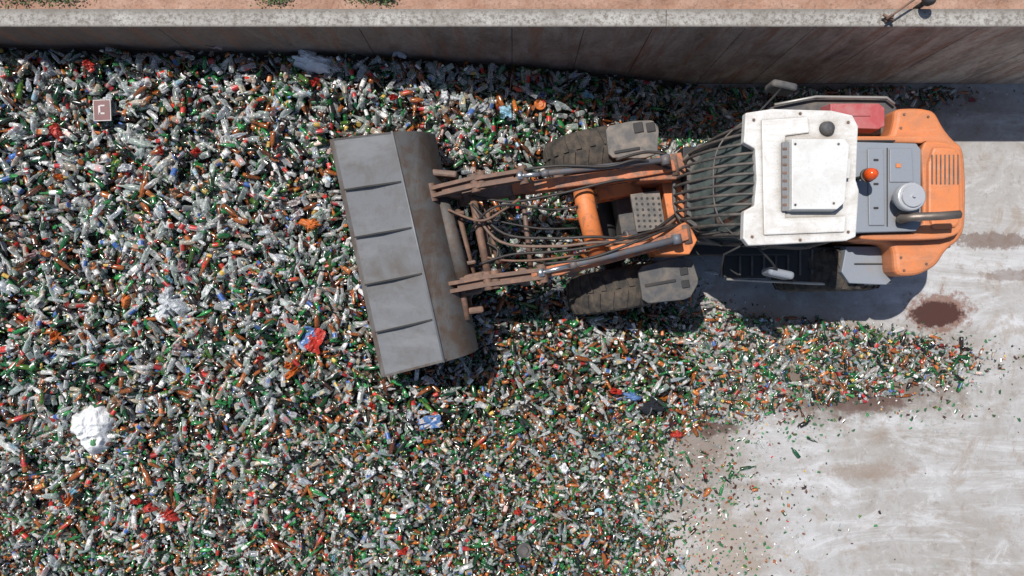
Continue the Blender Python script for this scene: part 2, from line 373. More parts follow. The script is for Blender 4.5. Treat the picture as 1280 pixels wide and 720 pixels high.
def proto(kind,col,clear,label,cap,lw=5,ns=NS,cut=None):
    pr=PROF[kind]
    if cut=='base': pr=pr[:4]
    if cut=='neck': pr=pr[3:]; label=None
    m=len(pr); vs=[]; loops=[]; tot=[]; mi=[]; cc=[]; sm=[]
    fl=.68 if kind=='flask' else 1
    for j,(x,r) in enumerate(pr):
        for k in range(ns):
            a=2*math.pi*k/ns
            jx=0
            if cut=='base' and j==m-1: jx=random.uniform(-.05,.02)
            if cut=='neck' and j==0: jx=random.uniform(-.03,.02)
            vs.append((x+jx,r*math.cos(a),r*fl*math.sin(a)))
    base=3 if clear else 1
    for i in range(m-1):
        for k in range(ns):
            loops+= [i*ns+k,(i+1)*ns+k,(i+1)*ns+(k+1)%ns,i*ns+(k+1)%ns]; tot.append(4); sm.append(True)
            if i==2 and label is not None and k<lw*ns//8: mi.append(2); cc.append(label)
            elif cut!='base' and i>=m-2-(kind=='jar') and cap is not None: mi.append(2); cc.append(cap)
            else: mi.append(base); cc.append(col)
    if cut!='neck':
        loops+=list(range(ns)); tot.append(ns); mi.append(base); cc.append(tuple(c*.6 for c in col)); sm.append(False)
    if cut!='base':
        loops+=[(m-1)*ns+k for k in range(ns)][::-1]; tot.append(ns); sm.append(False)
        if cap is not None: mi.append(2); cc.append(cap)
        else: mi.append(base); cc.append(tuple(c*.3 for c in col))
    v=np.array(vs); v[:,0]-=v[:,0].mean()
    return dict(v=v,l=np.array(loops),t=np.array(tot),m=np.array(mi),c=np.array(cc),s=np.array(sm),kind=kind)
def shard(col,clear,n=3):
    R=.035; vs=[]
    h=[random.uniform(.015,.06) for _ in range(n+1)]; h2=[-random.uniform(.01,.06) for _ in range(n+1)]
    for i in range(n+1):
        a=-.8+1.6*i/n
        vs.append((h[i],R*math.sin(a),R*math.cos(a)-R*.7)); vs.append((h2[i],R*math.sin(a),R*math.cos(a)-R*.7))
    loops=[];tot=[]
    for i in range(n): loops+=[2*i,2*i+1,2*i+3,2*i+2]; tot.append(4)
    return dict(v=np.array(vs),l=np.array(loops),t=np.array(tot),m=np.array([3 if clear else 1]*n),c=np.array([col]*n),s=np.array([True]*n),kind='shard')
def pick(wantclear=None):
    if wantclear: return random.choice(CLEAR),True,'clear'
    r=random.random()
    if wantclear is None and r<.40: return random.choice(CLEAR),True,'clear'
    r=random.random()
    if r<.46: return random.choice(GREEN),False,'green'
    if r<.64: return random.choice(DARK),False,'dark'
    return random.choice(BROWN),False,'brown'
def mkproto(kind=None,ns=NS,cut=None,clear=None):
    kind=kind or random.choice(['wine','wine','beer','beer','beer','stub','jar','flask'])
    col,cl,cn=pick(clear)
    if clear is None and kind in('jar','flask') and random.random()<.75: col,cl,cn=random.choice(CLEAR),True,'clear'
    lab=random.choice(LAB) if random.random()<.42 else None
    cap=random.choice(CAP) if random.random()<(.75 if kind=='jar' else .4) else None
    d=proto(kind,col,cl,lab,cap,random.choice([3,4,6]),ns,cut); d['cn']=cn; d['lab']=lab; return d
PW={'full':{True:[mkproto(clear=True) for _ in range(55)],False:[mkproto(clear=False) for _ in range(85)]},
    'cut':{True:[mkproto(clear=True,cut=random.choice(['base','neck'])) for _ in range(25)],False:[mkproto(clear=False,cut=random.choice(['base','neck'])) for _ in range(45)]}}
shards=[]
for _ in range(70):
    col,cl,cn=pick(random.random()<.40); shards.append(shard(col,cl))
for c_ in((.85,.84,.82),(.85,.84,.82),(.85,.84,.82),(.55,.04,.03),(.55,.04,.03),(.7,.2,.05),(.6,.42,.12),(.1,.2,.5),(.35,.13,.05)):
    s_=shard(c_,False); s_['m'][:]=2; s_['v']*=.65; shards.append(s_)
gsh=[]
for _ in range(10): gsh.append(shard(random.choice([(.02,.16,.045),(.03,.18,.06),(.012,.10,.03),(.07,.15,.03)]),False))
for _ in range(12): gsh.append(shard(random.choice(CLEAR),True))
for _ in range(7): gsh.append(shard(random.choice(BROWN),False))
for c_ in((.85,.84,.82),(.85,.84,.82),(.5,.04,.03),(.6,.42,.12)):
    s_=shard(c_,False); s_['m'][:]=2; s_['v']*=.6; gsh.append(s_)
def rotm(yaw,pitch,roll):
    cy,sy=np.cos(yaw),np.sin(yaw); cp,sp=np.cos(pitch),np.sin(pitch); cr,sr=np.cos(roll),np.sin(roll)
    R=np.empty((len(yaw),3,3))
    R[:,0,0]=cy*cp;R[:,0,1]=cy*sp*sr-sy*cr;R[:,0,2]=cy*sp*cr+sy*sr
    R[:,1,0]=sy*cp;R[:,1,1]=sy*sp*sr+cy*cr;R[:,1,2]=sy*sp*cr-cy*sr
    R[:,2,0]=-sp;R[:,2,1]=cp*sr;R[:,2,2]=cp*cr
    return R
VV=[];LL=[];TT=[];MM=[];CC=[];SS=[];off=0
def put(pr,x,y,z,yaw,pitch,roll,scl):
    global off
    m=len(x)
    if m==0:return
    R=rotm(yaw,pitch,roll); nv=len(pr['v'])
    v=np.einsum('mij,nj->mni',R,pr['v'])*scl[:,None,None]+np.stack([x,y,z],1)[:,None,:]
    VV.append(v.reshape(-1,3)); LL.append((pr['l'][None,:]+(off+np.arange(m)*nv)[:,None]).ravel())
    TT.append(np.tile(pr['t'],m)); MM.append(np.tile(pr['m'],m)); SS.append(np.tile(pr['s'],m))
    br=rng.uniform(.45,1.3,m)
    CC.append((pr['c'][None]*br[:,None,None]).reshape(-1,3)); off+=m*nv
gx=np.arange(-10.5,7.9,.07); gy=np.append(np.arange(-7.5,3.2,.07),3.215)
X,Y=np.meshgrid(gx,gy); Z=hgt(X,Y)-.10
ins=(XE(Y)-X)
Z=np.where(ins<.3,-.05,Z)+rng.uniform(-.02,.02,X.shape)
Z=np.where(X>XM(Y)+.1,-.06,Z)
v0=np.stack([X,Y,Z],-1).reshape(-1,3); ny_,nx_=X.shape
i0=(np.arange(ny_-1)[:,None]*nx_+np.arange(nx_-1)[None]).ravel()
VV.append(v0); LL.append(np.stack([i0,i0+1,i0+nx_+1,i0+nx_],1).ravel()); k=len(i0)
TT.append(np.full(k,4)); MM.append(np.zeros(k,int)); SS.append(np.ones(k,bool)); CC.append(np.full((k,3),.03)); off+=len(v0)
def patch(x,y): # uneven cover in the spill
    return np.clip(.66+.30*np.sin(2.1*x+1.3*y+1)*np.sin(3.3*y-1.1*x)+.28*np.sin(5.7*x+4.1*y)+.18*np.sin(9*x-7*y),.14,1.1)
def sample(n,mode):
    x=rng.uniform(-9.5,8.2,n); y=rng.uniform(-6.6,3.17,n)
    dm=XM(y)-x; de=XE(y)-x; r=rng.random(n); low=(x<5)&(y<-2); pt=patch(x,y)
    if mode=='b': keep=(dm>-.1)|((de>.05)&(r<.50*pt*(1+.5*(y>2)) ))|((de>-.9)&(r<.06*np.exp(de/.35)))|(low&(r<.12*np.exp(de/.5)))
    else: keep=((dm>0)&(r<.20))|((dm<=0)&(de>.0)&(r<np.clip(.35+de*.6,0,.8)*pt))|((de<=0)&(r<.5*np.exp(de/.3)))|(low&(r<.5*np.exp(de/.8)))
    return x[keep],y[keep]
x,y=sample(42000,'b'); n=len(x)
dm=XM(y)-x; inm=np.clip(dm/.8,0,1)
big=1/(1+np.exp(-( -x-1.5+(y+.3)*1.1)/1.2))
z=hgt(x,y)+rng.uniform(-.09,.075,n)*inm+.012
z=np.maximum(z,.028+rng.uniform(0,.04,n)*(dm<0)*((XE(y)-x)>0))
yaw=rng.uniform(0,6.283,n); pitch=np.clip(rng.normal(0,.34,n),-1.1,1.1)*np.clip(inm+.1,0,1); roll=rng.uniform(0,6.283,n)
scl=rng.uniform(.62,1.02,n)*(1+.12*big)*np.where(dm<.3,.88,1)
y=np.minimum(y,3.16-.15*np.abs(np.sin(yaw))*scl)
isc=rng.random(n)<(.34+.17*big); cutp=rng.random(n)<(.28-.20*big)
for cu in(False,True):
    for cl in(False,True):
        pl=PW['cut' if cu else 'full'][cl]; sel=np.where((isc==cl)&(cutp==cu))[0]; idx=rng.integers(0,len(pl),len(sel))
        for i,pr in enumerate(pl):
            s=sel[idx==i]; put(pr,x[s],y[s],z[s],yaw[s],pitch[s],roll[s],scl[s])
nb=n
x,y=sample(130000,'s'); n=len(x); dm=XM(y)-x; inm=np.clip(dm/.8,0,1)
z=hgt(x,y)+rng.uniform(-.02,.08,n)*inm+rng.uniform(.0,.03,n); z=np.maximum(z,.01)
yaw=rng.uniform(0,6.283,n); pitch=rng.normal(0,.5,n); roll=rng.normal(0,.5,n); scl=rng.uniform(.35,.95,n)
scl=np.where(XE(y)-x<0,scl*.65,scl); y=np.minimum(y,3.17)
idx=rng.integers(0,len(shards),n)
for i,pr in enumerate(shards):
    s=idx==i; put(pr,x[s],y[s],z[s],yaw[s],pitch[s],roll[s],scl[s])
xs_=[];ys_=[]
for cx_,cy_,sx_,sy_,k in((3.3,-2.9,.35,.25,120),(2.95,-3.6,.3,.35,170),(3.9,-3.3,.5,.4,80),(3.2,-4.3,.6,.3,170),(4.2,-2.2,.7,.2,150),(6.6,-1.9,.6,.15,90),(7.2,-1.4,.4,.3,80),(4.6,-3.9,.9,.5,50)):
    xs_.append(rng.normal(cx_,sx_,k)); ys_.append(rng.normal(cy_,sy_,k))
x=np.concatenate(xs_);y=np.concatenate(ys_);n2_=len(x); z=np.full(n2_,.012)+hgt(x,y)
idx=rng.integers(0,len(gsh),n2_); yaw=rng.uniform(0,6.28,n2_); pt_=rng.normal(0,.15,n2_); rl=rng.normal(0,.15,n2_); scl=rng.uniform(.25,.9,n2_)
for i,pr in enumerate(gsh):
    s=idx==i; put(pr,x[s],y[s],z[s],yaw[s],pt_[s],rl[s],scl[s])
print('bottles',nb,'shards',n)
def build(name,V,L,T,Mi,C,S,mats):
    me=bpy.data.meshes.new(name)
    me.vertices.add(len(V)); me.vertices.foreach_set('co',V.astype(np.float32).ravel())
    me.loops.add(len(L)); me.loops.foreach_set('vertex_index',L.astype(np.int32))
    me.polygons.add(len(T)); st=np.concatenate([[0],np.cumsum(T)[:-1]]); me.polygons.foreach_set('loop_start',st.astype(np.int32))
    for k in mats: me.materials.append(M[k])
    me.polygons.foreach_set('material_index',Mi.astype(np.int32)); me.update(calc_edges=True)
    me.polygons.foreach_set('use_smooth',S.astype(bool))
    a=me.attributes.new('Col','FLOAT_COLOR','FACE')
    a.data.foreach_set('color',np.concatenate([np.clip(C,0,.88),np.ones((len(C),1))],1).astype(np.float32).ravel())
    me.validate(); return me
GM=['dirt','g','p','c']
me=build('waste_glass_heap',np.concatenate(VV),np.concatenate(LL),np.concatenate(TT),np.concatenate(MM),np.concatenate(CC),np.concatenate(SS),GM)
ho=bpy.data.objects.new('waste_glass_heap',me); sc.collection.objects.link(ho)
ho['kind']='stuff'; ho['label']='sprawling heap of mixed empty glass bottles, jars and shards'; ho['category']='glass heap'
cnw={'green':'green','dark':'near-black','brown':'amber','clear':'clear'}
kw={'wine':'wine bottle','beer':'beer bottle','stub':'stubby bottle','flask':'flat spirit bottle','jar':'food jar'}
def singles(kinds,count,name,grp,cat):
    ps=[]
    for i in range(34):
        d=mkproto(random.choice(kinds),12)
        me=build(name,d['v'],d['l'],d['t'],d['m'],d['c'],d['s'],GM)
        ps.append((me,'%s glass %s%s lying on waste glass'%(cnw[d['cn']],kw[d['kind']],' with label' if d['lab'] else '')))
    made=0; base=None
    while made<count:
        q=onheap(random.uniform(5,900),random.uniform(55,715))
        if XM(q.y)-q.x<.3 or q.y>3.0: continue
        if 420<640+q.x*F/(CH-q.z)<620 and 180<360-q.y*F/(CH-q.z)<460: continue
        me,lb=random.choice(ps)
        if base is None: base=bpy.data.objects.new(name,me); o=base
        else: o=base.copy(); o.data=me
        bg_=1/(1+math.exp(-(-q.x-1.5+(q.y+.3)*1.1)/1.2))
        o.location=(q.x,q.y,hs(q.x,q.y)+random.uniform(.105,.14)); s=random.uniform(.85,1.05)*(1+.12*bg_); o.scale=(s,s,s)
        o.rotation_euler=(random.uniform(0,6.28),random.gauss(0,.2),random.uniform(0,6.28))
        sc.collection.objects.link(o); o['label']=lb; o['category']=cat; o['group']=grp; made+=1
singles(['wine','wine','beer','stub','flask'],300,'glass_bottle','bottles on top of the heap','bottle')
singles(['jar'],130,'glass_jar','jars on top of the heap','jar')
def bag(px,py,rx,ry,mat,name,label,cat,rough=.3,hz=.35,rz=0):
    q=onheap(px,py,.10); g=MB(); nu,nv_=72,24; vs=[];fs=[]; sd_=random.random()*50
    R=Matrix.Rotation(rz,3,'Z'); hm=min(rx,ry)*hz
    vs.append(q+Vector((0,0,hm)))
    for j in range(1,nv_+1):
        rr=j/nv_
        for i in range(nu):
            ph=2*math.pi*i/nu; c_=math.cos(ph); s_=math.sin(ph)
            o_=1+rough*1.1*noise.noise(Vector((c_*1.1+sd_,s_*1.1,0)))+rough*.5*noise.noise(Vector((c_*3+sd_,s_*3,5)))
            u,v=c_*rr,s_*rr
            wv=Vector((u*1.4+sd_,v*1.4,0)); wv=wv+.6*noise.noise_vector(wv)
            cr=(1-min(1,abs(noise.noise(wv*1.4))*4))*.05+(1-min(1,abs(noise.noise(wv*3+Vector((4,1,2))))*3.5))*.022
            zz=hm*(1-rr**2.4)*(1+.6*noise.noise(Vector((u*1.6+sd_,v*1.6,7))))+cr*(min(rx,ry)/.28)*(1-rr**6)-.05*rr**4
            p_=q+R@Vector((u*rx*o_,v*ry*o_,0)); p_.z=q.z+zz; vs.append(p_)
    for i in range(nu): fs.append([0,1+i,1+(i+1)%nu])
    for j in range(nv_-1):
        for i in range(nu): a=1+j*nu; fs.append([a+i,a+nu+i,a+nu+(i+1)%nu,a+(i+1)%nu])
    g.add(vs,fs,0,True); return obj(name,g,[mat],label=label,category=cat)
bag(116,536,.29,.32,'bagw','plastic_bag','large crumpled white plastic bag on the glass heap','plastic bag',.4,.45)
bag(388,75,.28,.15,'bagw','plastic_bag','torn white plastic bag near the wall','plastic bag',.8,.45,-.3)
bag(212,376,.19,.22,'bagc','plastic_bag','clear crumpled plastic bag on the glass heap','plastic bag',.9,.35)
bag(196,392,.12,.1,'bagw','plastic_bag','small torn white plastic film scrap','plastic bag',.9,.3)
bag(812,506,.16,.13,'darkc','cloth_rag','dark blue cloth rag on broken glass','cloth',.9,.3)
bag(208,645,.11,.10,'redp','plastic_scrap','crumpled bright red plastic scrap','plastic scrap',.9,.5)
bag(184,637,.09,.06,'redp','plastic_scrap','small red plastic scrap','plastic scrap',.9,.5)
bag(68,163,.11,.10,'redp','plastic_scrap','red plastic scrap on the glass heap','plastic scrap',.9,.5)
bag(846,543,.08,.07,'redp','plastic_scrap','red plastic scrap at the heap edge','plastic scrap',.8,.5)
bag(388,281,.13,.09,'orgp','plastic_scrap','crumpled orange plastic packaging','plastic scrap',.9,.4)
bag(155,377,.05,.09,'orgp','plastic_scrap','small orange plastic packaging','plastic scrap',.8,.4)
bag(497,66,.1,.05,'bagc','plastic_scrap','grey plastic scrap beside the wall','plastic scrap',.8,.4)
bag(790,495,.11,.07,'bluep','plastic_scrap','blue plastic scrap beside a dark rag','plastic scrap',.9,.4)
def sheet(px,py,w_,h_,rz,mat,name,label,cat,mat2=None):
    q=onheap(px,py,.14); g=MB(); n_=14; vs=[];fs=[]; R=Matrix.Rotation(rz,3,'Z'); k=random.random()*30
    for j in range(n_+1):
        for i in range(n_+1):
            u,v=i/n_-.5,j/n_-.5; z=.08*noise.noise(Vector((u*3+k,v*3,0)))+.05*abs(noise.noise(Vector((u*6+k,v*6,0))))
            e=1+.35*noise.noise(Vector((v*4+k,u*4,3))); e2=1+.35*noise.noise(Vector((v*4+k,u*4,8)))
            vs.append(q+R@Vector((u*w_*e,v*h_*e2,z)))
    for j in range(n_):
        for i in range(n_): a=j*(n_+1)+i; fs.append([a,a+1,a+n_+2,a+n_+1])
    g.add(vs,fs,0,False)
    if mat2:
        for fi,f in enumerate(g.f):
            i,j=fi%n_,fi//n_
            if mat2[1](i/n_,j/n_): g.m[fi]=1
    return obj(name,g,[mat]+([mat2[0]] if mat2 else []),label=label,category=cat)
sheet(537,528,.34,.18,.2,'bluep','plastic_sheet','crumpled blue and white packaging film','packaging',('paperw',lambda u,v:noise.noise(Vector((u*4,v*4,9)))>.12))
sheet(390,425,.3,.36,-.4,'bluep','packaging_sheet','crumpled red and blue printed packaging','packaging',('redp',lambda u,v:u+.4*noise.noise(Vector((u*4,v*4,2)))>.38))
sheet(365,466,.22,.08,.6,'orgp','plastic_sheet','pale orange packaging strip','packaging')
sheet(266,52,.27,.16,-.2,'pink','cardboard_sheet','pinkish grey flattened carton by the wall','cardboard')
sheet(632,140,.16,.16,.1,'lblue','plastic_sheet','light blue plastic packet','packaging')
sheet(640,148,.10,.06,.1,'bagw','paper_sheet','small white paper scrap','paper')
sheet(30,330,.22,.06,.9,'card','cardboard_sheet','torn brown cardboard strip','cardboard')
random.seed(99)
for i in range(75):
    mt,cn=random.choice([('bagw','white'),('bagw','white'),('bagw','white'),('bagc','grey'),('paperw','white'),('card','brown'),('redp','red'),('redp','red'),('orgp','orange'),('lblue','light blue'),('pink','pinkish')])
    while True:
        px,py=random.uniform(10,840),random.uniform(70,700)
        if not(400<px<900 and 150<py<480): break
    if XM(P(px,py,.8).y)-P(px,py,.8).x<.2: continue
    sheet(px,py,random.uniform(.07,.18),random.uniform(.05,.11),random.random()*3,mt,'packaging_scrap','torn %s packaging scrap lying on waste glass'%cn,'packaging').__setitem__('group','packaging scraps on the heap')
q=onheap(128,138,.17); g=MB()
g.box(q,(.235,.285,.02),.04,0); g.box(q+Vector((0,0,.012)),(.21,.26,.006),.04,1)
g.box(q+Vector((-.03,0,.018)),(.028,.12,.004),.04,0); g.box(q+Vector((.005,-.045,.018)),(.07,.024,.004),.04,0); g.box(q+Vector((.01,.06,.018)),(.06,.02,.004),.04,0)
obj('printed_carton',g,['paperw','maroon'],label='maroon carton with pale border lying on glass heap',category='carton')
def lid(px,py,r,mat,lb):
    q=onheap(px,py,.12); g=MB(); g.tube([q-Vector((0,0,.012)),q,q+Vector((0.002,0,.006))],[r,r,r*.9],24); g.tube([q+Vector((0,0,.004)),q+Vector((0,0,.012))],[r*.6,r*.55],20)
    obj('container_lid',g,[mat],label=lb,category='lid')
lid(655,688,.11,'dgrey','dark grey round lid on the glass heap')
lid(675,130,.085,'orgp','round orange lid lying near the wall')
lid(572,420,.06,'redp','small red round lid'); lid(748,640,.06,'lblue','small light blue round lid')

# ------------------------------------------------ WHEEL LOADER
L=empty('wheel_loader',(3.0,1.2,0),label='orange wheel loader with white cab roof tipping a wide grey bucket',category='wheel loader')
A1=P(415,174,1.45); A2=P(480,471,1.45)
R1=P(490,165,2.15); R2=P(555,452,2.15)
B1=P(544,168,1.50); B2=P(598,436,1.50)
mid1=B1+Vector((-.30,-.02,-.5)); mid2=B2+Vector((-.30,0,-.5))
ax=(R2-R1).normalized()
bk=empty('bucket',(A1+B2)/2,L)
def curve(R_,B_):
    out=[]
    for i in range(13):
        s=i/12; p_=R_.lerp(B_,s); p_=p_+Vector((.05,0,.13))*math.sin(math.pi*s)*(.6+.4*s); out.append(p_)
    return out
c1=curve(R1,B1); c2=curve(R2,B2)
g=MB()
g.slab([A1,A2,R2,R1],.03,0)
vs=[]
for a,b_ in zip(c1,c2): vs+=[a,b_]
inn=[v-Vector((.02,0,.03)) for v in vs]
fs=[[2*i,2*i+1,2*i+3,2*i+2] for i in range(12)]
g.add(vs,fs,1,True); g.add(inn,[f[::-1] for f in fs],1,True)
g.slab([B1,B2,mid2,mid1],.03,1)
obj('shell',g,['steel','steel2'],bk)
for cc_,A_,m0,s in((c1,A1,mid1,1),(c2,A2,mid2,-1)):
    g=MB(); o_=ax*(-.004*s); pl=[A_]+cc_+[m0]
    if s==-1: pl=pl[::-1]
    g.slab([p_+o_ for p_ in pl],.03,0,n=(-ax if s==1 else ax)); obj('side_plate',g,['steel2'],bk)
g=MB(); g.tube([R1-ax*.01,R2+ax*.01],.014,8,0); obj('bucket_ridge',g,['steel'],bk)
g=MB(); dn=(A1-R1).normalized()
g.slab([A1+dn*.06,A2+dn*.06,A2-dn*.03+Vector((0,0,.008)),A1-dn*.03+Vector((0,0,.008))],.035)
obj('cutting_edge',g,['steel2'],bk,bevel=.006)
nA=(A2-A1).cross(R1-A1).normalized()
if nA.z<0:nA=-nA
for k in (1,2,3,4):
    t_=k/5+.015
    a=A1.lerp(A2,t_); r=R1.lerp(R2,t_); s0=a.lerp(r,.06)+nA*.003; s1=a.lerp(r,.97)+nA*.003
    g=MB(); hw=ax*.011
    pts=[s0,s1,s1+nA*.008,s0.lerp(s1,.5)+nA*.062,s0+nA*.045]
    n_=len(pts)
    g.add([p-hw for p in pts]+[p+hw for p in pts],[list(range(n_)),list(range(n_,2*n_))[::-1]]+[[i,n_+i,n_+(i+1)%n_,(i+1)%n_] for i in range(n_)])
    obj('wear_rib',g,['ribm'],bk)
cp=empty('quick_coupler',P(570,300,1.6),L)
g=MB(); g.tube([P(551,248,1.68),P(579,348,1.68)],.11,18); obj('coupler_tube',g,['steel2'],cp)
for pp,r_ in(((P(590,242,1.7),P(612,352,1.7)),.055),((P(604,242,1.5),P(626,345,1.5)),.035),((P(572,262,1.55),P(594,352,1.55)),.04),((P(536,214,1.75),P(546,262,1.75)),.045),((P(574,338,1.72),P(584,400,1.72)),.045)):
    g=MB(); g.tube(pp,r_,12); obj('cross_pin',g,['rust'],cp)
for c_,d_,r_,mt in((P(556,218,1.68),(.34,.09,.22),-5,'greasy'),(P(560,243,1.70),(.38,.09,.22),-5,'rust'),(P(566,268,1.62),(.34,.06,.16),6,'rust'),(P(580,330,1.62),(.34,.06,.16),10,'greasy'),(P(592,346,1.68),(.38,.09,.22),12,'rust'),(P(588,366,1.64),(.32,.07,.2),10,'greasy'),(P(592,388,1.62),(.28,.09,.22),8,'rust'),(P(548,240,1.55),(.14,.42,.14),12,'rust'),(P(580,372,1.5),(.18,.5,.1),12,'rust'),(P(606,296,1.55),(.10,.55,.08),12,'greasy')):
    g=MB(); g.box(c_,d_,math.radians(r_)); obj('coupler_plate',g,[mt],cp,bevel=.03)
lt=Vector((math.sin(math.radians(-10)),math.cos(math.radians(10)),0))
def liftarm(pp,name='lift_arm'):
    e=empty(name,P(*pp[2]),L)
    g=MB(); hh=[.08,.13,.16,.17,.15,.10]
    g.arm([(P(*q),h) for q,h in zip(pp,hh)],.15,0,lt)
    obj('arm_beam',g,['orange_d'],e,bevel=.015)
    g=MB(); g.arm([(P(*pp[k])+Vector((0,0,.02)),hh[k]) for k in(0,1)],.18,0,lt); obj('arm_tip_plate',g,['greasy'],e,bevel=.02)
    for q in(pp[0],pp[1],pp[2],pp[-1]):
        g=MB(); c_=P(*q); g.tube([c_-lt*.125,c_+lt*.125],.068,14); obj('pivot_pin',g,['greasy'],e)
liftarm([(578,246,1.45),(640,238,1.55),(700,230,1.75),(750,224,1.85),(800,216,1.95),(842,208,2.0)])
liftarm([(593,354,1.45),(655,346,1.55),(715,334,1.75),(765,321,1.85),(815,307,1.95),(858,293,2.0)])
def lever(a,b_,nm='tilt_lever'):
    g=MB(); A=P(*a);B=P(*b_)
    for s in(-.05,.05):
        g.arm([(A+lt*s-(B-A)*.04,.03),(A+lt*s,.07),(A.lerp(B,.15)+lt*s,.095),(A.lerp(B,.85)+lt*s,.095),(B+lt*s,.07),(B+lt*s+(B-A)*.04,.03)],.052,0,lt)
    g.arm([(A.lerp(B,.2),.03),(A.lerp(B,.8),.03)],.09,0,lt)
    for q in(A,B): g.tube([q-lt*.12,q+lt*.12],.065,12)
    obj(nm,g,['rust'],L,bevel=.005)
lever((540,241,1.85),(602,226,2.0)); lever((594,229,2.0),(654,219,2.05))
lever((560,360,1.85),(620,349,2.0)); lever((610,351,2.0),(678,342,2.05))
def cyl(a,b_,k,r=.055,r2=.03):
    e=empty('hydraulic_cylinder',P(*a).lerp(P(*b_),.5),L); A=P(*a);B=P(*b_);C=A.lerp(B,k)
    g=MB(); g.tube([C,C.lerp(B,.02),B],[r*1.15,r,r],14); g.tube([C,C.lerp(B,.06)],r*1.25,14); g.tube([B-lt*.06,B+lt*.06],.06,12); obj('barrel',g,['cyl'],e)
    g=MB(); g.tube([A,C],r2,12); g.tube([A-lt*.05,A+lt*.05],.05,12); obj('piston_rod',g,['chrome'],e)
cyl((650,220,2.1),(832,200,2.25),.15,.038); cyl((676,341,2.1),(846,299,2.25),.22,.042)
cyl((712,248,1.5),(822,238,1.2),.45,.06); cyl((735,306,1.5),(836,282,1.2),.45,.06)
g=MB(); g.tube([P(726,222,1.75),P(733,262,1.76),P(748,322,1.75)],.135,20)
obj('cross_tube',g,['orange_b'],L)
g=MB(); g.tube([P(652,232,1.6),P(664,338,1.6)],.035,12); obj('stay_bar',g,['greasy'],L)
g=MB(); g.box(P(812,262,.95),(1.0,.60,.5),math.radians(10)); obj('front_chassis',g,['dgrey'],L,bevel=.02)
def tower(pts,z0,z1,mat='orange_d'):
    g=MB(); g.prism([P(a,b_,z1)[:2] for a,b_ in pts],z0,z1); obj('tower_plate',g,[mat],L,bevel=.015)
tower(((795,214),(818,196),(852,190),(858,214),(846,224),(800,226)),1.25,2.04)
tower(((815,296),(860,276),(872,300),(862,318),(826,318)),1.25,2.04,'orange_b')
tower(((826,222),(850,218),(862,282),(838,290)),1.1,1.68,'orange_b')
tower(((744,234),(800,226),(804,240),(750,250)),1.1,1.55,'orange_b'); tower(((760,298),(832,288),(834,302),(764,313)),1.1,1.55,'orange_b')
g=MB(); g.prism([P(a,b_,1.7)[:2] for a,b_ in((788,243),(824,238),(832,284),(796,290))],1.64,1.7)
for i in range(5):
    for j in range(6):
        q=P(795+i*7+j*.8,248+j*7,1.701); g.tube([q,q+Vector((0,0,.006))],.018,8,1)
obj('step_plate',g,['fend','black'],L)
g=MB(); g.box(P(858,235,1.1),(.5,.4,.9),math.radians(5)); g.tube([P(862,240,1.3),P(862,240,1.75)],.09,14); g.tube([P(835,215,1.3),P(905,200,1.2)],.05,12); g.tube([P(838,275,1.3),P(905,285,1.2)],.05,12)
obj('articulation_joint',g,['black'],L,bevel=.02)
def hose(pts,r=.016,mat='hose'):
    q=[P(*p) if not isinstance(p,Vector) else p for p in pts]; out=[]
    for i in range(len(q)-1):
        p0=q[max(i-1,0)];p1=q[i];p2=q[i+1];p3=q[min(i+2,len(q)-1)]
        for k in range(6):
            t_=k/6; out.append(.5*((2*p1)+(p2-p0)*t_+(2*p0-5*p1+4*p2-p3)*t_*t_+(3*p1-p0-3*p2+p3)*t_**3))
    out.append(q[-1]); g=MB(); g.tube(out,r,8); obj('hydraulic_hose',g,[mat],L)
hose([(590,255,1.75),(630,292,1.8),(690,298,1.9),(740,296,2.0),(800,296,1.9),(845,268,1.7)],.021)
hose([(592,262,1.75),(625,302,1.8),(690,308,1.9),(745,303,2.0),(805,300,1.9),(846,272,1.7)],.021,'greasy')
hose([(600,330,1.75),(640,318,1.85),(700,314,1.95),(760,304,2.0),(845,280,1.8)],.018)
hose([(590,245,1.8),(640,252,1.8),(700,242,1.95),(780,224,2.05),(850,225,1.9)],.018)
hose([(655,212,2.1),(700,207,2.2),(760,208,2.25),(800,200,2.3),(850,215,2.0)],.018)
hose([(680,330,2.1),(740,322,2.2),(800,300,2.25),(850,280,2.0)],.018)
hose([(770,200,1.9),(810,190,1.9),(845,198,1.9),(868,215,1.8)],.02)
hose([(600,300,1.6),(622,312,1.7),(615,330,1.7),(600,345,1.6)],.018)
hose([(560,262,1.8),(600,276,1.9),(630,262,1.9),(650,248,1.8)],.018,'rust')
hose([(590,285,1.8),(612,262,1.95),(640,256,1.9),(690,262,1.8),(722,258,1.85)],.016)
hose([(600,320,1.7),(640,326,1.8),(700,322,1.85),(760,308,1.8),(830,290,1.7)],.015,'rust')
hose([(595,270,1.7),(640,280,1.75),(680,286,1.8),(722,285,1.8)],.014)
